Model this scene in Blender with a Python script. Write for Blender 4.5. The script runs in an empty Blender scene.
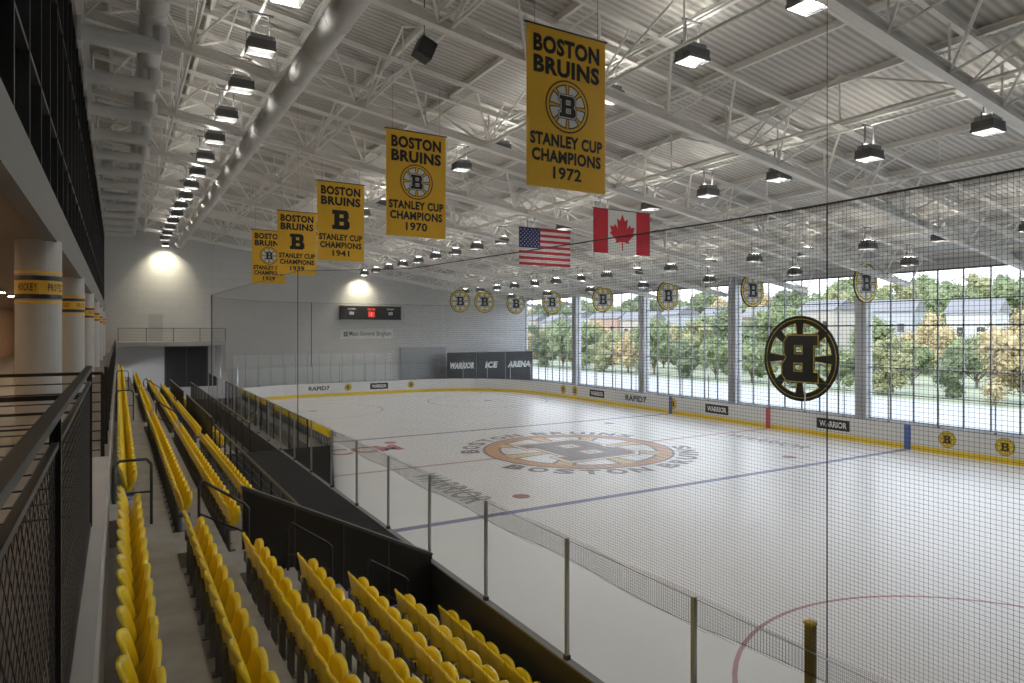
import bpy, math, random, bmesh
from mathutils import Vector, Matrix, noise
random.seed(7)
S=bpy.context.scene
COL=S.collection
V=Vector
# ---------------------------------------------------------------- materials
MATS={}
def mat(name,col,rough=.6,metal=0.,ns=6.,na=.08,bump=0.,emit=0.,spec=.5,coat=0.):
    if name in MATS: return MATS[name]
    m=bpy.data.materials.new(name); m.use_nodes=True
    nt=m.node_tree; n=nt.nodes; L=nt.links
    b=n['Principled BSDF']
    b.inputs['Roughness'].default_value=rough
    b.inputs['Metallic'].default_value=metal
    b.inputs['Specular IOR Level'].default_value=spec
    b.inputs['Coat Weight'].default_value=coat
    tc=n.new('ShaderNodeTexCoord'); no=n.new('ShaderNodeTexNoise')
    no.inputs['Scale'].default_value=ns; no.inputs['Detail'].default_value=4
    L.new(tc.outputs['Object'],no.inputs['Vector'])
    cr=n.new('ShaderNodeMix'); cr.data_type='RGBA'
    cr.inputs[6].default_value=[c*(1-na) for c in col]+[1]
    cr.inputs[7].default_value=[min(1,c*(1+na)) for c in col]+[1]
    L.new(no.outputs['Fac'],cr.inputs[0]); L.new(cr.outputs[2],b.inputs['Base Color'])
    if bump:
        bp=n.new('ShaderNodeBump'); bp.inputs['Strength'].default_value=bump
        L.new(no.outputs['Fac'],bp.inputs['Height']); L.new(bp.outputs[0],b.inputs['Normal'])
    if emit:
        b.inputs['Emission Color'].default_value=(*col,1); b.inputs['Emission Strength'].default_value=emit
    MATS[name]=m; return m
def glassmat(name,tint=(.95,.98,.97),refl=.08):
    m=bpy.data.materials.new(name); m.use_nodes=True; nt=m.node_tree; n=nt.nodes; L=nt.links
    n.remove(n['Principled BSDF']); out=n['Material Output']
    t=n.new('ShaderNodeBsdfTransparent'); t.inputs[0].default_value=(*tint,1)
    g=n.new('ShaderNodeBsdfGlossy'); g.inputs['Roughness'].default_value=.03
    fr=n.new('ShaderNodeLayerWeight'); fr.inputs['Blend'].default_value=refl
    mx=n.new('ShaderNodeMixShader'); L.new(fr.outputs['Fresnel'],mx.inputs[0])
    L.new(t.outputs[0],mx.inputs[1]); L.new(g.outputs[0],mx.inputs[2]); L.new(mx.outputs[0],out.inputs[0])
    return m
def netmat(name,cell,thr,col):
    m=bpy.data.materials.new(name); m.use_nodes=True; nt=m.node_tree; n=nt.nodes; L=nt.links
    b=n['Principled BSDF']; b.inputs['Base Color'].default_value=(*col,1); b.inputs['Roughness'].default_value=.8
    uv=n.new('ShaderNodeUVMap'); sp=n.new('ShaderNodeSeparateXYZ'); L.new(uv.outputs[0],sp.inputs[0])
    def line(sock):
        a=n.new('ShaderNodeMath'); a.operation='DIVIDE'; L.new(sock,a.inputs[0]); a.inputs[1].default_value=cell
        f=n.new('ShaderNodeMath'); f.operation='FRACT'; L.new(a.outputs[0],f.inputs[0])
        l=n.new('ShaderNodeMath'); l.operation='LESS_THAN'; L.new(f.outputs[0],l.inputs[0]); l.inputs[1].default_value=thr/cell
        return l.outputs[0]
    mx=n.new('ShaderNodeMath'); mx.operation='MAXIMUM'; L.new(line(sp.outputs[0]),mx.inputs[0]); L.new(line(sp.outputs[1]),mx.inputs[1])
    t=n.new('ShaderNodeBsdfTransparent'); ms=n.new('ShaderNodeMixShader')
    L.new(mx.outputs[0],ms.inputs[0]); L.new(t.outputs[0],ms.inputs[1]); L.new(b.outputs[0],ms.inputs[2])
    L.new(ms.outputs[0],n['Material Output'].inputs[0]); return m
def wavemat(name,c1,c2,axis,scale,rough=.6,bump=.6):
    m=mat(name,c1,rough); nt=m.node_tree; n=nt.nodes; L=nt.links; b=n['Principled BSDF']
    tc=n.new('ShaderNodeTexCoord'); w=n.new('ShaderNodeTexWave'); w.bands_direction=axis; w.inputs['Scale'].default_value=scale
    w.inputs['Distortion'].default_value=0
    L.new(tc.outputs['Object'],w.inputs['Vector'])
    mx=n.new('ShaderNodeMix'); mx.data_type='RGBA'; mx.inputs[6].default_value=(*c2,1); mx.inputs[7].default_value=(*c1,1)
    L.new(w.outputs['Fac'],mx.inputs[0]); L.new(mx.outputs[2],b.inputs['Base Color'])
    bp=n.new('ShaderNodeBump'); bp.inputs['Strength'].default_value=bump; bp.inputs['Distance'].default_value=.04
    L.new(w.outputs['Fac'],bp.inputs['Height']); L.new(bp.outputs[0],b.inputs['Normal']); return m
def brickmat(name,c1,c2,mort,axes,sc,bw=1.2,bh=.6):
    m=mat(name,c1,.75); nt=m.node_tree; n=nt.nodes; L=nt.links; b=n['Principled BSDF']
    tc=n.new('ShaderNodeTexCoord'); sp=n.new('ShaderNodeSeparateXYZ'); cb=n.new('ShaderNodeCombineXYZ')
    L.new(tc.outputs['Object'],sp.inputs[0]); L.new(sp.outputs[axes[0]],cb.inputs[0]); L.new(sp.outputs[axes[1]],cb.inputs[1])
    br=n.new('ShaderNodeTexBrick'); br.inputs['Color1'].default_value=(*c1,1); br.inputs['Color2'].default_value=(*c2,1)
    br.inputs['Mortar'].default_value=(*mort,1); br.inputs['Scale'].default_value=sc; br.inputs['Mortar Size'].default_value=.012
    br.inputs['Brick Width'].default_value=bw; br.inputs['Row Height'].default_value=bh
    L.new(cb.outputs[0],br.inputs['Vector']); L.new(br.outputs['Color'],b.inputs['Base Color']); return m

YEL=mat('seat_yellow',(1.0,.68,.012),.25,ns=3,na=.03)
YELB=mat('banner_gold',(.90,.49,.03),.75,ns=2,na=.08,bump=.1)
YELP=mat('paint_yellow',(.85,.60,.04),.45)
GOLD=mat('band_gold',(.84,.47,.04),.45)
BLK=mat('black_paint',(.018,.018,.02),.45)
BLK2=mat('black_ink',(.014,.012,.012),.7)
DGRY=mat('dark_grey',(.06,.062,.065),.5)
LGRY=mat('lamp_grey',(.16,.16,.165),.5)
WIRE=mat('wire_grey',(.08,.08,.082),.4,.3)
CLAD=mat('cladding_grey',(.03,.03,.032),.5)
GRY=mat('grey_metal',(.40,.41,.42),.35,.7)
CONC=mat('concrete',(.30,.28,.245),.8,ns=2.5,na=.45,bump=.15)
CONCW=mat('concrete_wall',(.44,.43,.42),.85,ns=1.5,na=.15,bump=.1)
WHT=mat('white_paint',(.62,.61,.60),.5,na=.05)
STEEL=mat('white_steel',(.86,.84,.79),.5,na=.05)
DUCT=mat('duct_white',(.66,.65,.63),1.0,0,na=.05,spec=.05)
BOARD=mat('dasher_white',(.76,.76,.76),.35,na=.03)
RED=mat('line_red',(.50,.06,.07),.4)
BLUE=mat('line_blue',(.06,.12,.36),.4)
IRED=mat('ice_line_red',(.42,.20,.22),.4,ns=1.,na=.3)
IREDT=mat('ice_text_red',(.44,.15,.16),.4,ns=1.,na=.3)
IRED2=mat('ice_center_red',(.52,.32,.33),.4,ns=1.,na=.3)
IDOT=mat('ice_dot_red',(.33,.14,.12),.4)
IBLUE=mat('ice_line_blue',(.17,.19,.35),.4,ns=1.,na=.25)
FRED=mat('flag_red',(.60,.02,.035),.8)
FWHT=mat('flag_white',(.78,.78,.76),.8)
FBLU=mat('flag_blue',(.02,.035,.15),.8)
ORG=mat('ice_orange',(.58,.30,.14),.4,ns=3,na=.15)
ICEG=mat('ice_grey_ink',(.19,.165,.17),.4,na=.25,ns=3)
ICEF=mat('ice_faded_ink',(.33,.32,.33),.4,ns=2,na=.35)
ICEY=mat('ice_yellow_ink',(.68,.50,.25),.4,na=.12)
WOOD=wavemat('wood_panel',(.42,.21,.10),(.28,.14,.06),'Y',2.,.5,.2)
GLS=glassmat('rink_glass',(.955,.98,.975),.035)
WGL=glassmat('window_glass',(.97,.985,.99),.04)
DGL=mat('dark_glazing',(.04,.044,.048),.08,spec=.8)
DECK=wavemat('roof_deck',(.68,.66,.61),(.42,.405,.37),'Y',1.5,.6,.8)
FARW=brickmat('far_wall_block',(.62,.615,.61),(.65,.645,.64),(.53,.525,.52),(0,2),1.0)
NET=netmat('net_cord',.034,.0025,(.012,.012,.012))
LENS=mat('lamp_lens',(1,.95,.86),.5,emit=105.,na=0)
UPL=mat('added_uplight_glow',(1,.95,.86),.5,emit=32.,na=0)  # glow for the added uplight panels that brighten the roof
RUB=mat('rubber_floor',(.075,.075,.077),.8,na=.3,ns=8)
SIGNB=mat('sign_teal',(.02,.10,.15),.5)
LEDR=mat('led_red',(.8,.05,.03),.5,emit=.7)
LEDW=mat('led_white',(.8,.8,.8),.5,emit=.15)
ICE=mat('ice_surface',(.77,.765,.765),.32,ns=.35,na=.06,spec=.45)

# ---------------------------------------------------------------- mesh builder
TC={}
def curvegeo(k,c):
    o=bpy.data.objects.new('t',c); COL.objects.link(o)
    dg=bpy.context.evaluated_depsgraph_get(); me=bpy.data.meshes.new_from_object(o.evaluated_get(dg))
    vs=[v.co.copy() for v in me.vertices]; fs=[list(p.vertices) for p in me.polygons]
    bpy.data.objects.remove(o); bpy.data.curves.remove(c); bpy.data.meshes.remove(me)
    TC[k]=(vs,fs); return TC[k]
def textgeo(s,bold):
    k=(s,bold)
    if k in TC: return TC[k]
    c=bpy.data.curves.new('t','FONT'); c.body=s; c.size=1; c.offset=bold; c.resolution_u=3; c.fill_mode='FRONT'
    if bold>.03: c.space_character=1.0+bold*1.6
    return curvegeo(k,c)
def bgeo(g):
    k=('#B',g)
    if k in TC: return TC[k]
    c=bpy.data.curves.new('t','CURVE'); c.dimensions='2D'; c.fill_mode='BOTH'
    q=lambda x0,y0,x1,y1:[(x0,y0),(x1,y0),(x1,y1),(x0,y1)]
    o=[(-.5,.5),(.32,.5),(.44,.38),(.44,.12),(.37,0),(.5,-.14),(.5,-.38),(.38,-.5),(-.5,-.5),(-.5,-.31),(-.38,-.31),(-.38,.31),(-.5,.31)]
    out=[]
    n_=len(o)
    for i in range(n_):
        p0,p1,p2=V(o[i-1]),V(o[i]),V(o[(i+1)%n_])
        d1=(p1-p0).normalized(); d2=(p2-p1).normalized()
        n1=V((-d1.y,d1.x)); n2=V((-d2.y,d2.x)); b_=(n1+n2); b_=b_/max(.3,b_.dot(n1)); out.append(tuple(p1+b_*g))
    hs=[q(-.10+g,.085+g,.17-g,.31-g),q(-.10+g,-.31+g,.19-g,-.085-g)]
    for pl in [out]+hs:
        s_=c.splines.new('POLY'); s_.points.add(len(pl)-1); s_.use_cyclic_u=True
        for p,(a,b) in zip(s_.points,pl): p.co=(a,b,0,1)
    return curvegeo(k,c)
def frame(o,x,y,nrm=None):
    x=V(x).normalized(); y=V(y).normalized(); z=V(nrm) if nrm else x.cross(y)
    return Matrix(((x.x,y.x,z.x,o[0]),(x.y,y.y,z.y,o[1]),(x.z,y.z,z.z,o[2]),(0,0,0,1)))
class MB:
    def __init__(s): s.v=[];s.f=[];s.m=[];s.mats=[];s.uv=None
    def mi(s,m):
        if m not in s.mats: s.mats.append(m)
        return s.mats.index(m)
    def add(s,vs,fs,m):
        b=len(s.v); s.v+= [tuple(v) for v in vs]; i=s.mi(m)
        for f in fs: s.f.append([b+k for k in f]); s.m.append(i)
    def box(s,a,b,m,M=None):
        vs=[V((x,y,z)) for x in(a[0],b[0]) for y in(a[1],b[1]) for z in(a[2],b[2])]
        if M: vs=[M@v for v in vs]
        s.add(vs,[(0,1,3,2),(4,6,7,5),(0,4,5,1),(2,3,7,6),(0,2,6,4),(1,5,7,3)],m)
    def tube(s,p,q,r,m,n=8,r2=None):
        p=V(p);q=V(q);d=(q-p).normalized(); r2=r if r2 is None else r2
        a=d.cross(V((0,0,1)) if abs(d.z)<.9 else V((1,0,0))).normalized(); b=d.cross(a)
        vs=[];
        for c,rr in((p,r),(q,r2)):
            for i in range(n):
                t=2*math.pi*(i+.5)/n; vs.append(c+(a*math.cos(t)+b*math.sin(t))*rr)
        s.add(vs,[(i,(i+1)%n,n+(i+1)%n,n+i) for i in range(n)]+[tuple(range(n))[::-1],tuple(range(n,2*n))],m)
    def path(s,pts,r,m,n=8):
        for a,b in zip(pts,pts[1:]): s.tube(a,b,r,m,n)
    def beam(s,p,q,w,h,m):
        p=V(p);q=V(q);d=(q-p).normalized(); a=d.cross(V((0,0,1))).normalized(); b=a.cross(d)
        vs=[c+a*i*w/2+b*j*h/2 for c in(p,q) for i,j in((-1,-1),(1,-1),(1,1),(-1,1))]
        s.add(vs,[(0,1,5,4),(1,2,6,5),(2,3,7,6),(3,0,4,7),(3,2,1,0),(4,5,6,7)],m)
    def ibeam(s,p,q,w,h,m):
        up=V((0,0,h/2)); p=V(p);q=V(q)
        s.beam(p,q,w*.12,h,m); s.beam(p+up,q+up,w,h*.1,m); s.beam(p-up,q-up,w,h*.1,m)
    def poly(s,pts,m): s.add(pts,[tuple(range(len(pts)))],m)
    def ann(s,M,r0,r1,m,z=0,n=48,a0=0,a1=2*math.pi):
        vs=[];k=n+1
        for i in range(k):
            t=a0+(a1-a0)*i/n; c,sn=math.cos(t),math.sin(t); vs+= [M@V((c*r0,sn*r0,z)),M@V((c*r1,sn*r1,z))]
        s.add(vs,[(2*i,2*i+1,2*i+3,2*i+2) for i in range(n)],m)
    def disc(s,M,r,m,z=0,n=48): s.poly([M@V((math.cos(2*math.pi*i/n)*r,math.sin(2*math.pi*i/n)*r,z)) for i in range(n)],m)
    def rect(s,M,x0,y0,x1,y1,m,z=0): s.poly([M@V((x,y,z)) for x,y in((x0,y0),(x1,y0),(x1,y1),(x0,y1))],m)
    def text(s,t,M,cx,cy,w,h,m,z=0,bold=.02):
        vs,fs=textgeo(t,bold); xs=[v.x for v in vs]; ys=[v.y for v in vs]
        x0,x1,y0,y1=min(xs),max(xs),min(ys),max(ys); sy=h/(y1-y0); sx=w/(x1-x0) if w else sy
        s.add([M@V(((v.x-(x0+x1)/2)*sx+cx,(v.y-(y0+y1)/2)*sy+cy,z)) for v in vs],fs,m)
    def blockB(s,M,w,h,m,z=0,g=0.,cx=0,cy=0):
        vs,fs=bgeo(g); s.add([M@V((v.x*w+cx,v.y*h+cy,z)) for v in vs],fs,m)
    def make(s,name,label=None,cat=None,parent=None,kind=None,group=None,loc=None,smooth=False):
        me=bpy.data.meshes.new(name); me.from_pydata(s.v,[],s.f)
        for m in s.mats: me.materials.append(m)
        me.polygons.foreach_set('material_index',s.m)
        if smooth: me.polygons.foreach_set('use_smooth',[True]*len(s.f))
        me.update(); o=bpy.data.objects.new(name,me); COL.objects.link(o)
        if parent: o.parent=parent
        tag(o,label,cat,kind,group)
        if loc: o.location=loc
        return o
def tag(o,label=None,cat=None,kind=None,group=None):
    if label:o['label']=label
    if cat:o['category']=cat
    if kind:o['kind']=kind
    if group:o['group']=group
def empty(name,label,cat,loc=(0,0,0),group=None,kind=None):
    o=bpy.data.objects.new(name,None); o.empty_display_size=.2; COL.objects.link(o); o.location=loc; tag(o,label,cat,kind,group); return o
def dup(o,loc,extra=None):
    c=o.copy(); COL.objects.link(c); c.location=loc
    for ch in o.children:
        k=ch.copy(); COL.objects.link(k); k.parent=c; k.matrix_parent_inverse=ch.matrix_parent_inverse.copy()
    return c
def spokes(mb,M,R,specs):
    for pts,mm,z in specs:
        for i in range(8):
            t=i*math.pi/4; c,s_=math.cos(t),math.sin(t)
            mb.poly([M@V(((c*a-s_*b)*R,(s_*a+c*b)*R,z+i*1e-5)) for a,b in pts],mm)
def logo(mb,M,R,bg,gold,e=.004,bs=1.):
    mb.ann(M,R*.94,R,BLK2,0)
    if bg: mb.disc(M,R*.93,bg,0)
    mb.ann(M,R*.84,R*.94,gold,e*.5); mb.ann(M,R*.79,R*.84,BLK2,e*.5)
    spokes(mb,M,R,[([(.3,-.05),(.80,-.10),(.80,.10),(.3,.05)],BLK2,e),([(.3,-.02),(.82,-.055),(.82,.055),(.3,.02)],gold,e*1.5)])
    w,h=R*.86*bs,R*.92*bs
    mb.blockB(M,w,h,BLK2,e*2.4,.085); mb.blockB(M,w,h,bg or gold,e*3.2,.05); mb.blockB(M,w,h,BLK2,e*4,0)

# ---------------------------------------------------------------- constants
XN,XF,Y0,Y1,RC=5.05,31.05,-5.7,55.3,8.5
CX,CY=(XN+XF)/2,(Y0+Y1)/2
XW,YW=36.,58.5
deck=lambda x:14.6-.15*x
chord=lambda x:13.2-.15*x
# ---------------------------------------------------------------- camera
f=670.; th=math.atan(394/f)
cd=bpy.data.cameras.new('camera'); cam=bpy.data.objects.new('camera',cd); COL.objects.link(cam)
cam.location=(0,0,5.4); cam.rotation_euler=(math.pi/2,0,-th); cd.lens=36*f/1024; cd.shift_y=-10.5/1024; cd.clip_start=.05; cd.clip_end=1000
S.camera=cam
# ---------------------------------------------------------------- rink path
def rpath(off=0):
    x0,x1,y0,y1=XN-off,XF+off,Y0-off,Y1+off; r=RC+off; P=[]
    def arc(cx,cy,a):
        for i in range(13):
            t=a-math.pi/2*i/12; P.append((cx+r*math.cos(t),cy+r*math.sin(t)))
    arc(x0+r,y0+r,math.pi*1.5)
    arc(x0+r,y1-r,math.pi); arc(x1-r,y1-r,math.pi/2); arc(x1-r,y0+r,0)
    P.append(P[0]); return P
mb=MB()
P=rpath(-.02)[:-1]
mb.poly([(x,y,0) for x,y in P][::-1],ICE)
def irect(x0,y0,x1,y1,m,z=.004): mb.poly([(x0,y0,z),(x1,y0,z),(x1,y1,z),(x0,y1,z)],m)
irect(XN+.08,CY-.12,XF-.08,CY+.12,IRED2,.003)
for k in(-7.6,7.6): irect(XN+.08,CY+k-.15,XF-.08,CY+k+.15,IBLUE)
for k in(-27.1,27.1): irect(XN+1.,CY+k-.03,XF-1.,CY+k+.03,IRED)
for sx in(-6.7,6.7):
    for sy in(-21,21):
        Mc=frame((CX+sx,CY+sy,.004),(1,0,0),(0,1,0)); mb.ann(Mc,4.57,4.65,IRED,0,72); mb.disc(Mc,.3,IDOT)
        for a in(-1,1):
            for b in(-1,1): mb.rect(Mc,a*1.5-.6 if a<0 else .6,b*.55-.03,a*1.5+.9 if a<0 else 1.8,b*.55+.03,IRED)
    for sy in(-6.1,6.1): mb.disc(frame((CX+sx,CY+sy,.004),(1,0,0),(0,1,0)),.3,IDOT)
Ml=frame((CX,CY,.006),(1,0,0),(0,1,0))
mb.ann(Ml,3.62,4.2,ORG,.001,64); mb.ann(Ml,3.48,3.62,ICEG,.001,64); mb.ann(Ml,4.2,4.32,ICEG,.001,64); mb.disc(Ml,3.48,ICE,.001,64)
spokes(mb,Ml,1.,[(((1.2,-.22),(3.5,-.50),(3.5,.50),(1.2,.22)),ICEG,.002),(((1.2,-.14),(3.63,-.36),(3.63,.36),(1.2,.14)),ICEY,.004)])
mb.blockB(Ml,3.7,4.2,ICEG,.007,.095); mb.blockB(Ml,3.7,4.2,ICE,.010,.075); mb.blockB(Ml,3.7,4.2,ORG,.013,.035); mb.blockB(Ml,3.7,4.2,ICEG,.016,.002)
def arctext(t,R,h,a0,a1,m,flip=False):
    wd=[.5 if ch in ' I' else 1. for ch in t]; tot_=sum(wd); acc=0
    for i,ch in enumerate(t):
        a=a0+(a1-a0)*(acc+wd[i]/2)/tot_; acc+=wd[i]
        if ch==' ': continue
        ux=V((-math.sin(a),math.cos(a),0)); up=V((math.cos(a),math.sin(a),0))
        if flip: up=-up
        else: ux=-ux
        mb.text(ch,frame((CX+math.cos(a)*R,CY+math.sin(a)*R,.007),ux,up),0,0,h*(.3 if ch=='I' else .98),h,m,0,.045)
arctext('BOSTON BRUINS',4.9,.84,math.radians(162),math.radians(18),ICEG)
arctext('BOSTON BRUINS',4.9,.84,math.radians(198),math.radians(342),ICEG,True)
mb.text('CCM',frame((9.6,29.6,.006),(1,.0,0),(0,1,0)),0,0,3.4,1.6,IREDT,0,.045)
mb.text('WARRIOR',frame((9.9,21.1,.006),(0,-1,0),(1,0,0)),0,0,4.8,1.1,ICEF,0,.03)
mb.text('WARRIOR',frame((27.4,22,.006),(0,-1,0),(1,0,0)),0,0,4.8,1.1,ICEF,0,.03)
mb.make('floor',kind='structure',label='white ice sheet with painted lines, circles and emblem')
mb=MB(); mb.box((-6,-12,-.3),(XW+.2,YW+.2,-.03),RUB); mb.make('floor',kind='structure',label='dark rubber floor around the ice')

# ---------------------------------------------------------------- dasher boards
rb=empty('rink_boards','white dasher board wall with yellow kick plate around the ice','rink boards')
def sweep(mb,o0,o1,z0,z1,m):
    A=rpath(o0);B=rpath(o1); n=len(A); vs=[]
    for a,b in zip(A,B): vs+=[(*a,z0),(*b,z0),(*b,z1),(*a,z1)]
    fs=[]
    for i in range(n-1):
        for k in range(4):
            l=(k+1)%4; fs.append((4*i+k,4*i+l,4*i+4+l,4*i+4+k))
    mb.add(vs,fs,m)
mb=MB(); sweep(mb,0,.06,0,1.12,BOARD); mb.make('board_panel',parent=rb)
mb=MB(); sweep(mb,-.012,0,0,.26,YELP); mb.make('kick_plate',parent=rb,label='yellow kick plate')
mb=MB(); sweep(mb,-.02,.09,1.12,1.15,mat('cap_grey',(.16,.16,.17),.4)); mb.make('cap_rail',parent=rb,label='dark grey cap rail')
mb=MB(); sweep(mb,.06,.085,0,1.12,CLAD); mb.make('rear_cladding',parent=rb,label='dark rear cladding')
A=rpath(.04)
L_=[0]
for a,b in zip(A,A[1:]): L_.append(L_[-1]+math.dist(a,b))
def at(s):
    s%=L_[-1]
    for i in range(len(A)-1):
        if L_[i+1]>=s:
            t=(s-L_[i])/max(1e-6,(L_[i+1]-L_[i])); return (A[i][0]+(A[i+1][0]-A[i][0])*t,A[i][1]+(A[i+1][1]-A[i][1])*t)
sN=L_[12]
base=sN+(4.9-(Y0+RC))
tot=L_[-1]; N=int(tot/2.2); st=tot/N
pm=MB(); pm.box((-.022,-.022,0),(.022,.022,1.57),GRY); pm.box((-.035,-.035,0),(.035,.035,.06),DGRY)
pm0=None; PTS=[]
for i in range(N):
    x,y=at(base+i*st); PTS.append((x,y))
for i in range(N):
    x,y=PTS[i]; x2,y2=PTS[(i+1)%N]
    if y<1.5 and y2<1.5: continue
    if pm0 is None: pm0=pm.make('glass_post',parent=rb,loc=(x,y,1.15)); o=pm0
    else: o=pm0.copy(); COL.objects.link(o); o.location=(x,y,1.15)
    o.rotation_euler=(0,0,math.atan2(y2-y,x2-x))
    zt=2.7; g=MB(); d=V((x2-x,y2-y,0)).normalized()*.03
    p=V((x,y,0))+d;q=V((x2,y2,0))-d
    g.poly([p+V((0,0,1.16)),q+V((0,0,1.16)),q+V((0,0,zt)),p+V((0,0,zt))],GLS)
    g.beam(p+V((0,0,zt+.003)),q+V((0,0,zt+.003)),.012,.006,GRY)
    g.make('glass_panel',parent=rb)
mb=MB()
def ad(M,t,w,h,m,bg=None):
    if bg: mb.rect(M,-w/2-.15,-h/2-.12,w/2+.15,h/2+.12,bg,0)
    mb.text(t,M,0,0,w,h,m,.004,.03)
MR=lambda y:frame((XF-.015,y,.69),(0,-1,0),(0,0,1))
ME=lambda x:frame((x,Y1-.015,.69),(1,0,0),(0,0,1))
ad(MR(35.8),'RAPID7',2.2,.42,BLK2); ad(MR(20.9),'WARRIOR',1.5,.3,FWHT,BLK2); ad(MR(28.5),'WARRIOR',1.5,.3,FWHT,BLK2); ad(MR(40.2),'WARRIOR',1.5,.3,FWHT,BLK2)
for y in(15.5,13.3,32.2,43.0,44.6): logo(mb,MR(y),.36,YELP,YELP,.003)
ad(ME(14.2),'RAPID7',1.7,.34,BLK2); ad(ME(19.3),'WARRIOR',1.3,.28,FWHT,BLK2)
for x in(12.9,16.6,22.2): logo(mb,ME(x),.30,YELP,YELP,.003)
for yy,m in((CY,RED),(CY-7.6,BLUE),(CY+7.6,BLUE)): mb.box((XF-.02,yy-.15,.0),(XF-.003,yy+.15,1.12),m)
mb.make('board_graphics',parent=rb,label='printed advertisements and line marks on the boards')

# ---------------------------------------------------------------- safety net
sn=empty('safety_net','black cord spectator safety net hung above the rink glass','safety net')
def netstrip(pts,name):
    me=bpy.data.meshes.new(name); vs=[];fs=[];u=0;us=[]
    for i,(x,y,zt,zb) in enumerate(pts):
        if i: u+=math.dist(pts[i-1][:2],(x,y))
        us.append(u); vs+=[(x,y,zb),(x,y,zt)]
    for i in range(len(pts)-1): fs.append((2*i,2*i+2,2*i+3,2*i+1))
    me.from_pydata(vs,[],fs); l=me.uv_layers.new(name='UVMap')
    k=0
    for i in range(len(pts)-1):
        for j in(2*i,2*i+2,2*i+3,2*i+1): l.data[k].uv=(us[j//2],vs[j][2]); k+=1
    me.materials.append(NET); o=bpy.data.objects.new(name,me); COL.objects.link(o); o.parent=sn; return o
XNn=XN+.1
pts=[]
def nb(y): return 2.36+.025*math.sin(y*1.9)+max(0,(4.9-y))*.05
def ntop(y):
    T_=[(0,6.47),(4,6.47),(13,6.68),(22.8,7.4),(47,7.7)]
    for (a,b),(c,d) in zip(T_,T_[1:]):
        if y<=c: return b+(d-b)*(y-a)/(c-a)
    return 7.7
y=1.0
while y<46.8: pts.append((XNn,y,ntop(y),nb(y))); y+=.3
netstrip(pts,'net_panel')
hem=[(XNn+.03+.01*math.sin(p[1]*5),p[1],2.66+.01*math.sin(p[1]*2.7),p[3]-.05) for p in pts if p[1]<20]
netstrip(hem,'net_hem')
pts2=[pts[-1]]
for i in range(1,13):
    t=math.pi-math.pi/2*i/12; pts2.append((XN+RC+math.cos(t)*(RC-.1),Y1-RC+math.sin(t)*(RC-.1),7.7,2.5))
pts2.append((XF-RC,Y1-.1,7.7,2.5)); 
for i in range(1,13):
    t=math.pi/2-math.pi/2*i/12; pts2.append((XF-RC+math.cos(t)*(RC-.1),Y1-RC+math.sin(t)*(RC-.1),7.7,2.5))
netstrip(pts2,'net_panel')
mb=MB(); mb.path([(p[0],p[1],p[2]) for p in pts[::3]+[pts[-1]]]+[(p[0],p[1],p[2]) for p in pts2],.009,BLK,5); mb.make('top_cable',parent=sn)
mb=MB(); mb.path([(p[0],p[1],p[3]) for p in pts],.003,BLK,4); mb.make('bottom_rope',parent=sn)
for yy in(3.52,22.8,46.5): 
    mb=MB(); zt=ntop(yy); mb.tube((XNn,yy,nb(yy)),(XNn,yy,zt),.007 if yy<20 else (.014 if yy<40 else .035),BLK,5); mb.make('seam_rope',parent=sn)
    mb=MB(); mb.tube((XNn,yy,zt),(XNn,yy,deck(XNn)-.3),.003,BLK,4); mb.make('support_cable',parent=sn)
mb=MB(); mb.tube((XN+RC,Y1-.1,2.5),(XN+RC,Y1-.1,7.7),.03,BLK,5); mb.make('seam_rope',parent=sn)
BRZ=mat('bronze_post',(.34,.24,.07),.6,.1,ns=14,na=.5)
mb=MB(); mb.box((-.035,-.035,0),(.035,.035,1.66),BRZ); mb.box((-.042,-.042,1.66),(.042,.042,1.69),YELP)
mb.make('net_end_post','worn yellow brown square post beside the rink glass','post',loc=(XN+.2,3.75,1.16))

# ---------------------------------------------------------------- terrace
T,R_,XA,ZA=.745,.41,.1,2.59
YS,YB,YG=10.0,11.3,25.0
mb=MB()
for k in range(7):
    x0=XA+T*k-.2; z=ZA-R_*k
    if k<4: mb.box((x0,-3,-.03),(x0+T+.001,47.5,z),CONC)
    else:
        mb.box((x0,-3,-.03),(x0+T+.001,YB,z),CONC); mb.box((x0,YG,-.03),(x0+T+.001,47.5,z),CONC)
for k in range(7):
    x0=XA+T*k-.2; z=ZA-R_*k
    if k: mb.box((x0,YS+.12,z),(x0+.33,YB-.12,z+R_/2),CONC)
    for ya in(24.2,36.2):
        if k and (k<4 or ya>30): mb.box((x0,ya-.1,z),(x0+.33,ya+1.,z+R_/2),CONC)
mb.box((-.3,YS+.12,ZA),(XA+.12,YB-.12,ZA+.35),CONC)
mb.make('floor',kind='structure',label='stepped concrete seating terrace with aisle steps')
mb=MB(); mb.box((-6,-12,2.5),(-.1,YW,3.75),CONCW); mb.box((-6,-12,3.75),(-.1,YW,3.76),mat('concourse_floor',(.16,.145,.13),.6)); mb.make('floor',kind='structure',label='raised concrete concourse slab behind the seats')
mb=MB(); mb.box((2.90,YB+.1,0),(4.95,YG-.1,1.14),CLAD); mb.box((2.90,YB+.1,1.14),(4.95,YG-.1,1.15),mat('bench_cover',(.022,.022,.023),.9,na=.3,ns=4,spec=.1)); mb.make('floor',kind='structure',label='low black covered platform over the bench area')
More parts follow.
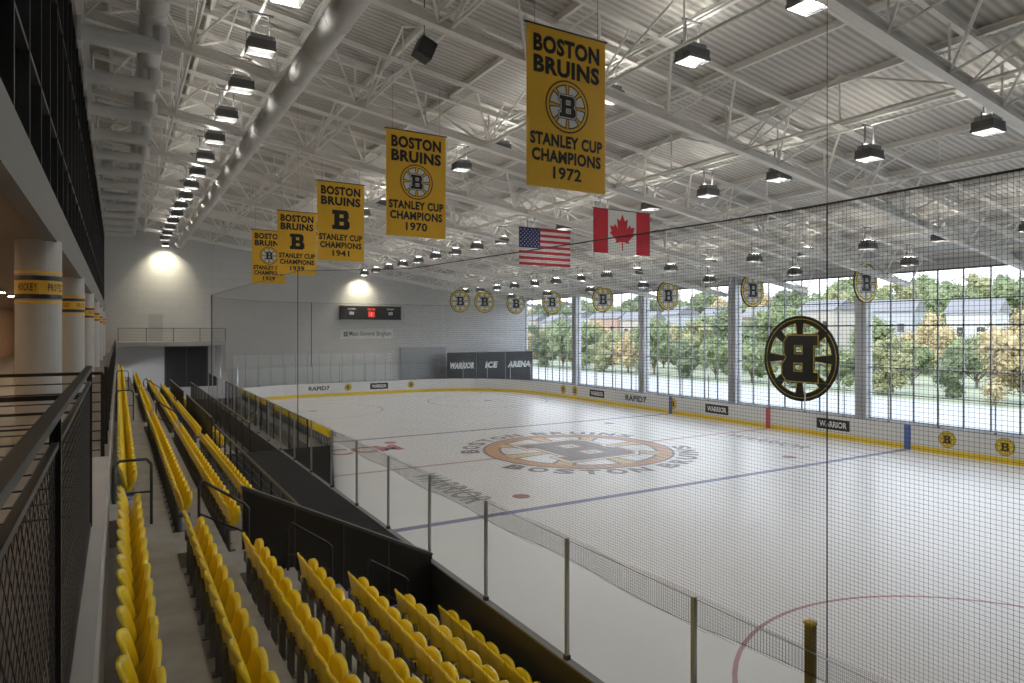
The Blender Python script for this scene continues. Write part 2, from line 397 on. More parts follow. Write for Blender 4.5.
def sguard(y,a0,za,sl,dr,lab):
    mb=MB(); zz=lambda x:za-(x-a0)*sl; a=(a0,4.93); vs=[]
    for yy in(y,y+.1): vs+=[(a[0],yy,zz(a[0])-dr),(a[1],yy,max(0,zz(a[1])-dr)),(a[1],yy,zz(a[1])),(a[0],yy,zz(a[0]))]
    mb.add(vs,[(0,1,2,3),(7,6,5,4),(0,4,5,1),(1,5,6,2),(2,6,7,3),(3,7,4,0)],BLK)
    mb.beam((a[0]-.02,y+.05,zz(a[0])+.01),(a[1]+.02,y+.05,zz(a[1])+.01),.15,.05,DGRY)
    for i in range(1,4):
        x=a[0]+(a[1]-a[0])*i/4; mb.box((x-.01,y-.008,zz(x)-dr*.9),(x+.01,y,zz(x)),DGRY)
    mb.make('stair_guard_wall',lab,'guard wall')
sguard(YB,1.70,2.92,.50,1.3,'black sloping guard wall stepping down beside the aisle')
def loop(x0,x1,y,z0,z1,h=.9):
    mb=MB()
    p=[(x0,y,z0),(x0,y,z0+h-.08),(x0+.06,y,z0+h),(x1-.06,y,z1+h),(x1,y,z1+h-.08),(x1,y,z1)]
    mb.path(p,.022,BLK,8); mb.path([(x0,y,z0+h*.5),(x1,y,z1+h*.5)],.015,BLK,6)
    return mb.make('aisle_handrail','black tubular loop handrail on the concrete aisle steps','handrail',group='aisle handrails')
tr=lambda x: ZA-R_*max(0,math.floor((x-XA+.2)/T))
for x0,x1 in((-.05,.42),(1.05,1.75),(2.35,3.05),(3.65,4.4)): loop(x0,x1,YB-.22,tr(x0),tr(x1),.95)
for yy in(24.2,36.2):
    for x0,x1 in((-.05,.42),(1.05,1.75),(2.35,3.05),(3.65,4.4)):
        if x0<2 or yy>30: loop(x0,x1,yy,tr(x0),tr(x1),.95)

# ---------------------------------------------------------------- seats
def shellgeo(mb,W,z0,z1,xf,thk,m,ct=.25,cb=.1,nu=12,nv=8,pw=3.5):
    H=z1-z0; fr=[];bk=[]
    for j in range(nv+1):
        for i in range(nu+1):
            s=math.sin((-1+2*i/nu)*math.pi/2); t=j/nv
            zt=z1-ct*H*abs(s)**pw; zb=z0+cb*H*abs(s)**pw; z=zb+(zt-zb)*t; y=s*W/2
            x=xf(s,t); fr.append((x+thk/2,y,z)); bk.append((x-thk/2,y,z))
    w=nu+1; n=len(fr); fs=[]
    for j in range(nv):
        for i in range(nu):
            a=j*w+i; fs.append((a,a+1,a+w+1,a+w)); fs.append((n+a,n+a+w,n+a+w+1,n+a+1))
    rim=[i for i in range(w)]+[j*w+nu for j in range(1,nv+1)]+[nv*w+i for i in range(nu-1,-1,-1)]+[j*w for j in range(nv-1,0,-1)]
    for a,b in zip(rim,rim[1:]+rim[:1]): fs.append((a,n+a,n+b,b))
    mb.add(fr+bk,fs,m)
def back(mb): shellgeo(mb,.42,.48,.83,lambda s,t:-.01-.06*t**1.4+.05*s*s,.026,YEL,.20,.14,pw=4)
def pan(mb): shellgeo(mb,.41,.38,.71,lambda s,t:.06+.10*t-.02*s*s+.02*math.sin(t*3.1),.05,YEL,.22,.2,pw=4)
def brk(mb):
    mb.box((-.03,-.02,0.0),(.04,.02,.42),LGRY); mb.box((-.04,-.217,.38),(.14,-.209,.45),LGRY); mb.box((-.02,-.20,.38),(.02,.20,.42),LGRY); mb.box((-.04,-.17,.40),(-.015,-.15,.54),LGRY); mb.box((-.04,.15,.40),(-.015,.17,.54),LGRY); mb.box((-.06,-.05,0),(.12,.05,.015),LGRY)
LBL='yellow plastic flip-up stadium seat on a concrete step'
seat=empty('stadium_seat',LBL,'seat',group='yellow stadium seats')
b=MB();back(b);ob=b.make('backrest',parent=seat,smooth=True)
b=MB();pan(b);op=b.make('seat_pan',parent=seat,smooth=True)
b=MB();brk(b);b.make('bracket',parent=seat,label='dark steel mounting bracket')
b=MB();back(b);pan(b);brk(b)
far0=b.make('stadium_seat',LBL,'seat',group='yellow stadium seats',smooth=True)
first=True; cnt=0; PIT=.435
for k in range(7):
    x=XA+T*k-.03; z=ZA-R_*k; y=YS-.15
    ymin=3.2 if k<3 else 4.2+(k-3)*.7
    while y>ymin:
        if first: seat.location=(x,y,z); first=False
        else: dup(seat,(x,y,z))
        y-=PIT; cnt+=1
lst=[]
for k in range(5):
    x=XA+T*k-.03; z=ZA-R_*k; y=(YB+.25) if k<2 else (YB+.6 if k<4 else YG+.5)
    while y<47:
        if not((23.9<y<25.3 and 0<k<4) or (35.9<y<37.3 and k)): lst.append((x,y,z))
        y+=PIT
lst.sort(key=lambda p:p[1])
mx=300-cnt; far0.location=lst[0]
for p in lst[1:mx]:
    c=far0.copy(); COL.objects.link(c); c.location=p
if len(lst)>mx:
    b=MB()
    vs=[v.co.copy() for v in far0.data.vertices]; fs=[(list(p.vertices),p.material_index) for p in far0.data.polygons]
    for mm in far0.data.materials: b.mi(mm)
    for p in lst[mx:]:
        base_=len(b.v)
        b.v+=[(v.x+p[0],v.y+p[1],v.z+p[2]) for v in vs]
        for fc,mi in fs: b.f.append([base_+q for q in fc]); b.m.append(mi)
    b.make('stadium_seats','rows of yellow flip-up stadium seats on the distant terrace','seats',kind='stuff',smooth=True)

# ---------------------------------------------------------------- railing near camera
gr=empty('guard_railing','black steel guard railing with diagonal wire mesh infill','railing')
RX=-.20; ra,rbY=-1.0,6.5
mb=MB(); mb.box((RX-.022,ra,5.085),(RX+.022,rbY,5.115),BLK); mb.make('top_rail',parent=gr)
mb=MB(); mb.box((RX-.012,ra,3.80),(RX+.012,rbY,3.83),BLK); mb.box((RX-.012,ra,4.97),(RX+.012,rbY,4.99),BLK); mb.make('mesh_frame',parent=gr)
for y in(-.6,3.0,6.48):
    mb=MB(); mb.box((RX-.018,y-.02,3.7),(RX+.018,y+.02,5.09),BLK); mb.make('rail_post',parent=gr)
mb=MB(); zl,zh=3.83,4.97; y=ra-1.14
while y<rbY:
    for sgn in(0,1):
        ya,yb=y,y+(zh-zl); za,zb=(zl,zh)
        if ya<ra: za=zl+(ra-ya); ya=ra
        if yb>rbY: zb=zh-(yb-rbY); yb=rbY
        if sgn: za,zb=zl+zh-za,zl+zh-zb
        mb.tube((RX,ya,za),(RX,yb,zb),.0019,WIRE,4)
    y+=.085
mb.make('wire_mesh',parent=gr)
mb=MB(); mb.box((-.30,-3,3.75),(-.1,10.0,3.80),CONCW); mb.make('trim_2',kind='structure',label='pale concrete kerb along concourse edge')
def railing(p,q,name='guard_railing',h=1.1,lab='black steel railing with posts and horizontal rails',z=3.76,n=8,pick=0,sp=1.6):
    p=V(p);q=V(q); g=empty(name,lab,'railing'); L=(q-p).length; k=max(1,round(L/sp))
    mb=MB(); mb.beam((p.x,p.y,z+h),(q.x,q.y,z+h),.05,.04,BLK); mb.make('top_rail',parent=g)
    mb=MB()
    if pick:
        m_=int(L/pick)
        for i in range(m_+1): c=p.lerp(q,i/m_); mb.tube((c.x,c.y,z+.05),(c.x,c.y,z+h),.007,BLK,4)
        mb.tube((p.x,p.y,z+.06),(q.x,q.y,z+.06),.012,BLK,6)
    else:
        for i in range(1,n+1): mb.tube((p.x,p.y,z+h*i/(n+1)),(q.x,q.y,z+h*i/(n+1)),.008,BLK,6)
    mb.make('rail_infill',parent=g)
    for i in range(k+1):
        c=p.lerp(q,i/k); mb=MB(); mb.box((c.x-.022,c.y-.022,z),(c.x+.022,c.y+.022,z+h),BLK); mb.make('rail_post',parent=g)
railing((-.24,6.56,0),(-1.25,6.56,0)); railing((-1.25,6.7,0),(-1.25,9.9,0)); railing((-1.25,10.05,0),(-.17,10.05,0))
railing((-1.3,1.5,0),(-1.3,6.4,0))
railing((-.15,11.4,0),(-.15,23.5,0)); railing((-.15,24.9,0),(-.15,35.5,0)); railing((-.15,36.9,0),(-.15,54,0))
railing((2.84,YB+.15,0),(2.84,24.7,0),z=ZA-3*R_,h=.85,n=3,sp=1.2,lab='slim black steel railing at foot of the seat rows')
for a_,b_ in((25.6,35.6),(37.6,47.3)): railing((2.84,a_,0),(2.84,b_,0),z=ZA-3*R_,h=1.0,pick=.11,lab='black picket railing between the seat blocks')
railing((4.0,YG+.1,0),(4.0,47,0),z=ZA-5*R_,h=1.6,pick=.14,lab='tall dark fence behind rink boards')

# ---------------------------------------------------------------- left building side
mb=MB(); mb.box((-6.3,-12,2.5),(-6,YW,14.8),WOOD); mb.make('wall_left',kind='structure',label='wood panelled concourse rear wall')
mb=MB(); mb.box((-6,-12,6.75),(-.8,YW,6.95),mat('soffit',(.28,.20,.14),.7)); mb.box((-.95,-12,6.72),(-.78,YW,7.35),mat('fascia_grey',(.17,.17,.172),.55)); mb.box((-1.1,-12,12.5),(-.8,YW,14.9),CONCW)
mb.make('ceiling',kind='structure',label='grey concourse soffit and fascia band')
yy=-12;i=0
while yy<YW-1:
    i+=1; y2=min(yy+8,YW)
    mb=MB(); mb.box((-1.0,yy,7.35),(-.98,y2,12.5),DGL)
    y=yy
    while y<y2-.01: mb.box((-1.0,y-.03,7.35),(-.86,y+.03,12.5),BLK); y+=1.33
    for z in(7.37,8.6,10.8,12.48): mb.box((-1.0,yy,z-.03),(-.87,y2,z+.03),BLK)
    mb.make('window_%d'%(i+10),kind='structure',label='dark glazed upper level window with black mullions'); yy=y2
colb=None; CG=mat('column_grey',(.48,.475,.47),.6,na=.08)
for yy in(4.2,12.2,20.2,28.2,36.2,44.2,52.2):
    if colb is None:
        mb=MB()
        mb.tube((0,0,0),(0,0,2.98),.29,CG,40); mb.tube((0,0,2.18),(0,0,2.38),.294,GOLD,40); mb.tube((0,0,2.38),(0,0,2.45),.296,BLK,40)
        mb.tube((0,0,2.11),(0,0,2.18),.296,BLK,40); mb.tube((0,0,2.48),(0,0,2.52),.294,GOLD,40); mb.tube((0,0,2.04),(0,0,2.08),.294,GOLD,40)
        for wd,ac in(('PROTECT',-.6),('HOCKEY',-2.0)):
            for j,ch in enumerate(wd):
                a=ac+(j-(len(wd)-1)/2)*.15; c_,s_=math.cos(a),math.sin(a)
                mb.text(ch,frame((c_*.30,s_*.30,2.28),(-s_,c_,0),(0,0,1)),0,0,.034,.11,BLK2,0,.02)
        colb=mb.make('column','round grey column with black and gold bands','column',loc=(-1.02,yy,3.76),group='concourse columns')
    else:
        c=colb.copy(); COL.objects.link(c); c.location=(-1.02,yy,3.76)
for yy in(14,17.6):
    mb=MB(); mb.box((-.4,-1.5,0),(.4,1.5,1.0),BLK); mb.box((-.48,-1.58,1.0),(.48,1.58,1.06),DGRY); mb.box((-.42,-1.4,.1),(-.4,1.4,.9),DGRY); mb.box((.4,-1.4,.1),(.42,1.4,.9),DGRY)
    mb.make('concession_counter','black concourse counter with dark grey top','counter',loc=(-3.2,yy,3.76),group='concourse counters')
AMB=mat('warm_lamp',(1,.68,.38),.5,emit=100,na=0)
pl=None
for yy in range(4,54,3):
    if pl is None:
        mb=MB(); mb.tube((0,0,0),(0,0,.06),.16,BLK,16); mb.tube((0,0,-.01),(0,0,0),.13,AMB,16)
        pl=mb.make('downlight','round warm recessed downlight in concourse soffit','ceiling light',loc=(-3.4,yy,6.69),group='concourse downlights')
    else: c=pl.copy(); COL.objects.link(c); c.location=(-3.4,yy,6.69)

# ---------------------------------------------------------------- far wall and near wall
mb=MB(); mb.box((-6.3,YW,-.3),(XW+.3,YW+.3,15),FARW); mb.make('wall_far',kind='structure',label='grey block end wall')
mb=MB(); mb.box((-6.3,-12.3,-.3),(XW+.3,-12,15),CONCW); mb.make('wall_near',kind='structure')
mb=MB(); mb.box((8,YW-.06,.0),(21.6,YW,3.4),mat('white_panel',(.74,.75,.76),.4)); 
for x in range(8,22): mb.box((x-.02,YW-.075,0),(x+.02,YW-.06,3.4),GRY)
mb.make('trim_1',kind='structure',label='white panelled lower wall')
mb=MB(); mb.box((22.4,YW-.1,0),(27.0,YW,3.9),GRY)
for i in range(14): mb.box((22.45,YW-.12,.1+i*.27),(26.95,YW-.1,.32+i*.27),mat('door_slat',(.35,.36,.37),.5))
mb.make('door_1',kind='structure',label='grey roll-up service door')
mb=MB(); mb.box((-.1,54.6,4.3),(7.0,YW,4.6),CONCW); mb.box((6.7,54.6,0),(7.0,YW,4.3),CONCW); mb.make('floor',kind='structure',label='raised landing slab at the end wall')
railing((0,54.65,0),(7,54.65,0),z=4.6,h=1.0); 
mb=MB(); mb.box((2.0,YW-.05,4.6),(3.0,YW,6.7),mat('door_grey',(.48,.48,.49),.5)); mb.box((2.85,YW-.09,5.6),(2.92,YW-.05,5.7),GRY); mb.make('door_2',kind='structure')
mb=MB(); mb.box((3.2,YW-.05,1.0),(6.1,YW,4.1),mat('door_dark',(.02,.02,.022),.5)); mb.box((3.1,YW-.08,1.0),(3.2,YW,4.2),DGRY); mb.box((6.1,YW-.08,1.0),(6.2,YW,4.2),DGRY); mb.box((3.1,YW-.08,4.1),(6.2,YW,4.2),DGRY); mb.box((4.62,YW-.07,1.0),(4.68,YW-.04,4.1),DGRY); mb.make('door_3',kind='structure',label='dark double doorway under the landing')
for i,t in enumerate(('WARRIOR','ICE','ARENA')):
    x0=26.4+i*3.15; mb=MB(); mb.box((x0,56.75,0),(x0+3.05,56.83,3.35),BLK)
    mb.box((x0,56.74,0),(x0+.06,56.84,3.37),DGRY); mb.box((x0+2.99,56.74,0),(x0+3.05,56.84,3.37),DGRY); mb.box((x0,56.74,3.33),(x0+3.05,56.84,3.39),DGRY)
    mb.text(t,frame((x0+1.52,56.73,2.15),(1,0,0),(.18,0,1)),0,0,2.6 if len(t)>3 else 1.3,.62,FWHT,0,.055)
    mb.make('sign_panel','dark panel with white lettering reading '+t.lower(),'sign',group='dark lettered sign panels')
sb=empty('scoreboard','black wall scoreboard with red and white digits','scoreboard',loc=(19.6,58.21,6.45))
mb=MB(); mb.box((-2.8,0,0),(2.8,.28,1.15),BLK); mb.box((-2.85,-.02,1.11),(2.85,.28,1.19),DGRY); mb.box((-2.85,-.02,-.04),(2.85,.28,.02),DGRY); mb.make('housing',parent=sb)
mb=MB(); Mf=frame((0,-.01,.58),(1,0,0),(0,0,1))
mb.text('00:00',Mf,0,.32,.7,.18,LEDR,0,.03); mb.text('00',Mf,-1.8,-.05,.4,.28,LEDW,0,.02); mb.text('00',Mf,1.8,-.05,.4,.28,LEDW,0,.02)
mb.text('HOME',Mf,-1.8,.33,.7,.13,LEDW,0,.02); mb.text('GUEST',Mf,1.8,.33,.7,.13,LEDW,0,.02)
mb.rect(Mf,-.30,-.38,.30,.10,LEDR,0); mb.text('1',Mf,0,-.14,.1,.25,LEDW,.004,.02)
mb.make('display_digits',parent=sb)
mb=MB(); mb.box((16.9,58.45,4.72),(21.7,58.5,5.55),mat('sign_white',(.80,.80,.80),.5)); M=frame((19.3,58.43,5.12),(1,0,0),(0,0,1))
mb.text('Mass General Brigham',M,.3,0,3.9,.56,SIGNB,0,.006)
for dx,dy in((-.20,.12),(.0,.12),(-.20,-.11),(.0,-.11)): mb.box((19.3-1.95+dx,58.43,5.12+dy-.095),(19.3-1.79+dx,58.46,5.12+dy+.095),SIGNB)
mb.make('wall_sign','white wall sign with dark teal hospital lettering','sign')
def washer(x,z):
    mb=MB(); mb.box((-.22,-.12,0),(.22,.12,.18),DGRY); mb.box((-.24,-.14,-.02),(.24,.14,0),BLK); mb.tube((0,0,.18),(0,0,deck(x)-z-.2),.015,BLK,6)
    mb.rect(frame((0,0,-.025),(1,0,0),(0,-1,0)),-.2,-.1,.2,.1,mat('washer_lens',(1,.93,.8),.5,emit=20,na=0))
    o=mb.make('wall_washer_lamp','small black lamp lighting the end wall','lamp',loc=(x,57.3,z),group='wall washer lamps')
    l=bpy.data.lights.new('washer','SPOT'); l.energy=600; l.spot_size=math.radians(105); l.spot_blend=.9; l.color=(1,.90,.62); l.shadow_soft_size=.15
    lo=bpy.data.objects.new('washer_bulb',l); COL.objects.link(lo); lo.parent=o; lo.location=(0,.05,-.06); lo.rotation_euler=V((0,.55,-.8)).to_track_quat('-Z','Y').to_euler()
washer(3.1,11.9); washer(18.6,10.3)

# ---------------------------------------------------------------- right wall with windows
BY=[-5.0,4.1,13.3,22.4,31.5,40.6,49.7,YW]; SZ=.55
mb=MB(); mb.box((XW,-12,-.3),(XW+.3,YW+.3,SZ),CONCW); mb.box((XW,-12,8.57),(XW+.3,YW+.3,9.6),WHT); mb.box((XW,-12,SZ),(XW+.3,-5,8.6),WHT)
mb.box((XW-.15,-5,SZ-.04),(XW,YW,SZ+.02),WHT)
PG=mat('pier_grey',(.58,.59,.61),.5)
for y in BY[:-1]:
    mb.box((XW-.25,y-.32,-.03),(XW+.35,y+.32,9.2),PG); mb.box((XW-.34,y-.09,-.03),(XW-.25,y+.09,9.2),PG)
mb.make('wall_right',kind='structure',label='window wall with grey piers and low sill')
MUL=mat('mullion',(.20,.205,.22),.4,.2)
for i,(a,b) in enumerate(zip(BY,BY[1:])):
    a+=.32; b-=.32 if b<YW else 0
    mb=MB(); nmul=7
    for j in range(nmul+1):
        y=a+(b-a)*j/nmul; w=.03; mb.box((XW+.02,y-w,SZ),(XW+.11,y+w,8.57),MUL)
    for z,w in((SZ+.04,.04),(2.0,.025),(3.4,.035),(4.55,.02),(5.7,.045),(7.0,.03),(8.52,.05)): mb.box((XW+.02,a,z-w),(XW+.11,b,z+w),MUL)
    mb.poly([(XW+.08,a,SZ),(XW+.08,b,SZ),(XW+.08,b,8.57),(XW+.08,a,8.57)],WGL)
    mb.make('window_%d'%(i+1),kind='structure',label='tall gridded window bay')
mb=MB(); M=frame((XW-.06,26.4,3.72),(0,1,0),(0,0,1),(-1,0,0))
R=2.62
mb.ann(M,R*.93,R,BLK2,0,64); mb.ann(M,R*.915,R*.93,YELP,0,64); mb.ann(M,R*.82,R*.915,BLK2,0,64); mb.ann(M,R*.805,R*.82,YELP,0,64)
spokes(mb,M,R,[(((.4,-.06),(.82,-.125),(.82,.125),(.4,.06)),YELP,.004),(((.4,-.05),(.86,-.11),(.86,.11),(.4,.05)),BLK2,.010)])
mb.blockB(M,R*.92,R*1.04,BLK2,.018,.06); mb.blockB(M,R*.92,R*1.04,YELP,.024,.035); mb.blockB(M,R*.92,R*1.04,BLK2,.030,.014)
mb.make('window_emblem','large black and gold round spoked letter emblem on window, seen reversed','emblem')

# ---------------------------------------------------------------- roof
mb=MB()
mb.add([(-6.3,-12.3,deck(-6.3)),(XW+.6,-12.3,deck(XW+.6)),(XW+.6,YW+.3,deck(XW+.6)),(-6.3,YW+.3,deck(-6.3))]+[(-6.3,-12.3,deck(-6.3)+.3),(XW+.6,-12.3,deck(XW+.6)+.3),(XW+.6,YW+.3,deck(XW+.6)+.3),(-6.3,YW+.3,deck(-6.3)+.3)],
 [(0,1,2,3),(7,6,5,4),(0,4,5,1),(1,5,6,2),(2,6,7,3),(3,7,4,0)],DECK)
mb.make('ceiling',kind='structure',label='sloping ribbed white metal roof deck')
def truss():
    mb=MB(); xs=-.7; xe=XW-.1
    mb.ibeam((xs,0,chord(xs)),(xe,0,chord(xe)),.22,.24,STEEL)
    for dy in(-1.35,1.35): mb.beam((xs,dy,deck(xs)-.3),(xe,dy,deck(xe)-.3),.10,.12,STEEL)
    mb.ibeam((xs,0,deck(xs)-.24),(xe,0,deck(xe)-.24),.14,.18,STEEL)
    n=16; st=(xe-xs)/n
    for i in range(n):
        x=xs+st*i; xm=x+st/2; x2=x+st
        for dy in(-1.35,1.35):
            mb.tube((x,0,chord(x)),(xm,dy,deck(xm)-.3),.036,STEEL,6); mb.tube((xm,dy,deck(xm)-.3),(x2,0,chord(x2)),.036,STEEL,6)
        mb.tube((x,0,chord(x)),(x,0,deck(x)-.2),.03,STEEL,6)
        mb.tube((xm,-1.35,deck(xm)-.3),(xm,1.35,deck(xm)-.3),.026,STEEL,6)
    return mb
tr0=None; TY=[1.5+6.1*k for k in range(-2,10)]
for y in TY:
    if tr0 is None: tr0=truss().make('roof_truss','white painted steel space truss spanning under the roof','truss',loc=(0,y,0),group='roof trusses')
    else: c=tr0.copy(); COL.objects.link(c); c.location=(0,y,0)
p0=None
for i in range(16):
    x=-.2+i*2.38
    if p0 is None:
        mb=MB(); mb.ibeam((0,-12,0),(0,YW,0),.10,.16,STEEL)
        p0=mb.make('purlin','white steel purlin under the roof deck','beam',loc=(x,0,deck(x)-.12),group='roof purlins')
    else: c=p0.copy(); COL.objects.link(c); c.location=(x,0,deck(x)-.12)
b0=None
for x in(1.7,6.5,10.6,16.1,20.9,25.7,30.0):
    if b0 is None:
        mb=MB(); mb.tube((0,-12,0),(0,YW,0),.042,STEEL,8)
        for y in TY[:-1]:
            mb.tube((0,y,0),(0,y+3.05,1.2),.03,STEEL,6); mb.tube((0,y+3.05,1.2),(0,y+6.1,0),.03,STEEL,6); mb.tube((0,y+3.05,0),(0,y+3.05,1.2),.024,STEEL,6)
            mb.tube((0,y,0),(0,y+1.35,1.1),.027,STEEL,6);mb.tube((0,y+6.1,0),(0,y+4.75,1.1),.027,STEEL,6)
        b0=mb.make('bridging_truss','white tubular bridging truss running between roof trusses','truss',loc=(x,0,chord(x)+.02),group='bridging trusses')
    else: c=b0.copy(); COL.objects.link(c); c.location=(x,0,chord(x)+.02)
def duct(x,z,r,lab):
    g=MB(); g.tube((0,-12,0),(0,YW-1.5,0),r,DUCT,36)
    y=-11
    while y<YW-1.5: g.tube((0,y-.03,0),(0,y+.03,0),r+.014,DUCT,36); y+=1.8
    g.make('air_duct',lab,'duct',loc=(x,0,z))
duct(4.05,12.05,.30,'long round white spiral air duct under roof trusses'); duct(.75,13.05,.30,'long round white air duct near upper windows')
st0=None
y=3.
while y<56:
    if st0 is None:
        mb=MB(); mb.tube((-.72,0,0),(.9,0,0),.19,DUCT,16); mb.tube((-.5,0,0),(-.44,0,0),.21,DUCT,16); mb.tube((.4,0,0),(.46,0,0),.21,DUCT,16); mb.box((-.79,-.28,-.28),(-.72,.28,.28),DUCT); mb.tube((.9,0,0),(.9,0,.45),.19,DUCT,16)
        st0=mb.make('branch_duct','short white round branch duct from upper wall','duct',loc=(0,y,12.25),group='branch ducts')
    else: c=st0.copy(); COL.objects.link(c); c.location=(0,y,12.25)
    y+=3.05
# ---------------------------------------------------------------- high bay lamps
lamp=empty('high_bay_lamp','grey rectangular high bay lamp hung from roof steel','ceiling lamp',group='high bay lamps')
mb=MB()
vs=[(-.31,-.24,.0),(.31,-.24,0),(.31,.24,0),(-.31,.24,0),(-.31,-.24,.20),(.31,-.24,.20),(.31,.24,.20),(-.31,.24,.20)]
mb.add(vs,[(4,5,6,7),(0,1,5,4),(1,2,6,5),(2,3,7,6),(3,0,4,7)],LGRY)
for i in range(4): mb.box((-.316,-.246,.03+i*.04),(.316,.246,.042+i*.04),DGRY)
mb.box((-.26,-.19,.20),(.26,.19,.32),LGRY)
for i in range(3): mb.box((-.27,-.20,.22+i*.035),(.27,.20,.232+i*.035),GRY)
mb.make('housing',parent=lamp)
mb=MB(); mb.rect(frame((0,0,-.002),(1,0,0),(0,-1,0)),-.27,-.20,.27,.20,LENS); mb.make('lens',parent=lamp,label='glowing white lamp lens')
mb=MB(); mb.rect(frame((0,0,.33),(1,0,0),(0,1,0)),-.2,-.15,.2,.15,UPL); mb.make('added_uplight',parent=lamp,label='added upward glow panel that brightens the roof')  # added glowing panel, unseen from below, lifts light on deck and trusses
mb=MB()
for y in(-.15,-.10,-.05,0,.05,.10,.15): mb.box((-.30,y-.007,-.06),(.30,y+.007,-.006),DGRY)
mb.box((-.325,-.255,-.06),(-.305,.255,.02),LGRY); mb.box((.305,-.255,-.06),(.325,.255,.02),LGRY); mb.box((-.325,-.255,-.06),(.325,-.235,.02),LGRY); mb.box((-.325,.235,-.06),(.325,.255,.02),LGRY); mb.make('louvre',parent=lamp)
mb=MB(); mb.box((-.33,-.015,.35),(.33,.015,.38),LGRY); mb.box((-.34,-.015,.03),(-.32,.015,.38),LGRY); mb.box((.32,-.015,.03),(.34,.015,.38),LGRY); mb.box((-.22,-.02,.38),(-.19,.02,.86),LGRY); mb.box((.19,-.02,.38),(.22,.02,.86),LGRY); mb.beam((0,-1.5,.88),(0,1.5,.88),.5,.03,STEEL) if False else mb.box((-.3,-.03,.85),(.3,.03,.90),LGRY); mb.beam((0,-1.5,.93),(0,1.5,.93),.06,.06,STEEL); mb.make('yoke',parent=lamp,label='grey steel lamp bracket')
first=True
for X,Z in((3.0,12.25),(11.4,11.65),(18.3,10.3),(28.,9.0),(31.2,8.45)):
    for n_ in range(18):
        y=5.2+3*n_
        if X>30 and n_%2: continue
        if first: lamp.location=(X,y,Z); first=False
        else: dup(lamp,(X,y,Z))
mb=MB(); mb.box((-.2,-.18,-.22),(.2,.18,.22),DGRY,Matrix.Rotation(.4,4,'Y')); mb.box((-.17,-.2,-.19),(.17,-.18,.19),BLK,Matrix.Rotation(.4,4,'Y')); mb.tube((0,0,.2),(0,0,1.4),.015,BLK,6)
mb.make('loudspeaker','black hanging loudspeaker under roof truss','speaker',loc=(6.2,14.6,12.0))

# ---------------------------------------------------------------- banners
def wtext(mb,t,M,cx,cy,w,h,m,bold=.04): mb.text(t,M,cx,cy,w,h,m,0,bold)
def banner(y,year,plain,z=8.35,w=2.0,h=3.3,x=7.1):
    o=empty('championship_banner','gold hockey championship banner reading '+year+', hung from roof','banner',loc=(x,y,z),group='championship banners')
    mb=MB(); mb.box((0,-.006,0),(w,.006,h),YELB)
    mb.box((0,-.008,0),(w,.008,.03),YELP)
    for sd in(0,1):
        M=frame((w/2,-.010 if sd==0 else .010,0),(1,0,0) if sd==0 else (-1,0,0),(0,0,1))
        wtext(mb,'BOSTON',M,0,h*.890,w*.84,h*.112,BLK2,.050); wtext(mb,'BRUINS',M,0,h*.760,w*.84,h*.112,BLK2,.050)
        wtext(mb,'STANLEY CUP',M,0,h*.30,w*.92,h*.080,BLK2,.046); wtext(mb,'CHAMPIONS',M,0,h*.200,w*.88,h*.080,BLK2,.046); wtext(mb,year,M,0,h*.098,w*.36,h*.080,BLK2,.034)
        Mc=M@Matrix.Translation((0,h*.525,0))
        if plain: mb.blockB(Mc,.72,.78,BLK2,0,.02)
        else: logo(mb,Mc,.55,FWHT,YELB,.003,.88)
    mb.make('banner_cloth',parent=o)
    mb=MB(); mb.tube((-.05,0,h),(w+.05,0,h),.022,BLK,8); mb.make('hanging_bar',parent=o)
    for xx in(.2,w-.2): mb=MB(); mb.tube((xx,0,h),(xx,0,deck(x+xx)-z-.05),.005,BLK,4); mb.make('cable',parent=o)
for y,yr,pl_ in((11.5,'1972',0),(19.7,'1970',0),(28,'1941',1),(36,'1939',1),(43.6,'1929',0)): banner(y,yr,pl_)
def flag(y,kind):
    x,z,w,h=16.5,8.58,3.0,1.8
    lab={'us':'striped red and white flag with blue starred canton','ca':'red and white flag with red maple leaf'}[kind]
    o=empty('hanging_flag',lab+', hung from roof','flag',loc=(x,y,z)); mb=MB()
    if kind=='us':
        for i in range(13): mb.box((0,-.005,h*i/13),(w,.005,h*(i+1)/13),FRED if i%2==0 else FWHT)
        mb.box((0,-.012,h*6/13),(w*.4,.012,h),FBLU)
        for r in range(9):
            for c in range(6 if r%2==0 else 5):
                cx=w*.4*(c*2+1+(r%2))/12; cz=h*6/13+h*7/13*(r+1)/10; 
                for sgn in(-1,1):
                    pts=[]
                    for k in range(10):
                        rr=.042 if k%2==0 else .017; a=math.pi/2+k*math.pi/5; pts.append((cx+rr*math.cos(a),sgn*.014,cz+rr*math.sin(a)))
                    mb.poly(pts,FWHT)
    else:
        mb.box((0,-.005,0),(w,.005,h),FWHT); mb.box((0,-.01,0),(w*.25,.01,h),FRED); mb.box((w*.75,-.01,0),(w,.01,h),FRED)
        leaf=[(0,1),(.19,.62),(.44,.75),(.36,.2),(.62,.45),(.68,.28),(1,.32),(.88,.02),(1,-.08),(.5,-.45),(.56,-.62),(.05,-.52),(.05,-1)]
        leaf=leaf+[(-a,b) for a,b in leaf[::-1][:-1]]
        for sgn in(-1,1): mb.poly([(w/2+a*.66,sgn*.012,h/2+b*.76) for a,b in leaf],FRED)
    mb.make('flag_cloth',parent=o)
    mb=MB(); mb.tube((-.03,0,h),(w+.03,0,h),.02,BLK,8); mb.make('hanging_bar',parent=o)
    for xx in(.1,w-.1): mb=MB(); mb.tube((xx,0,h),(xx,0,deck(x+xx)-z-.05),.005,BLK,4); mb.make('cable',parent=o)
flag(21.6,'ca'); flag(27.4,'us')
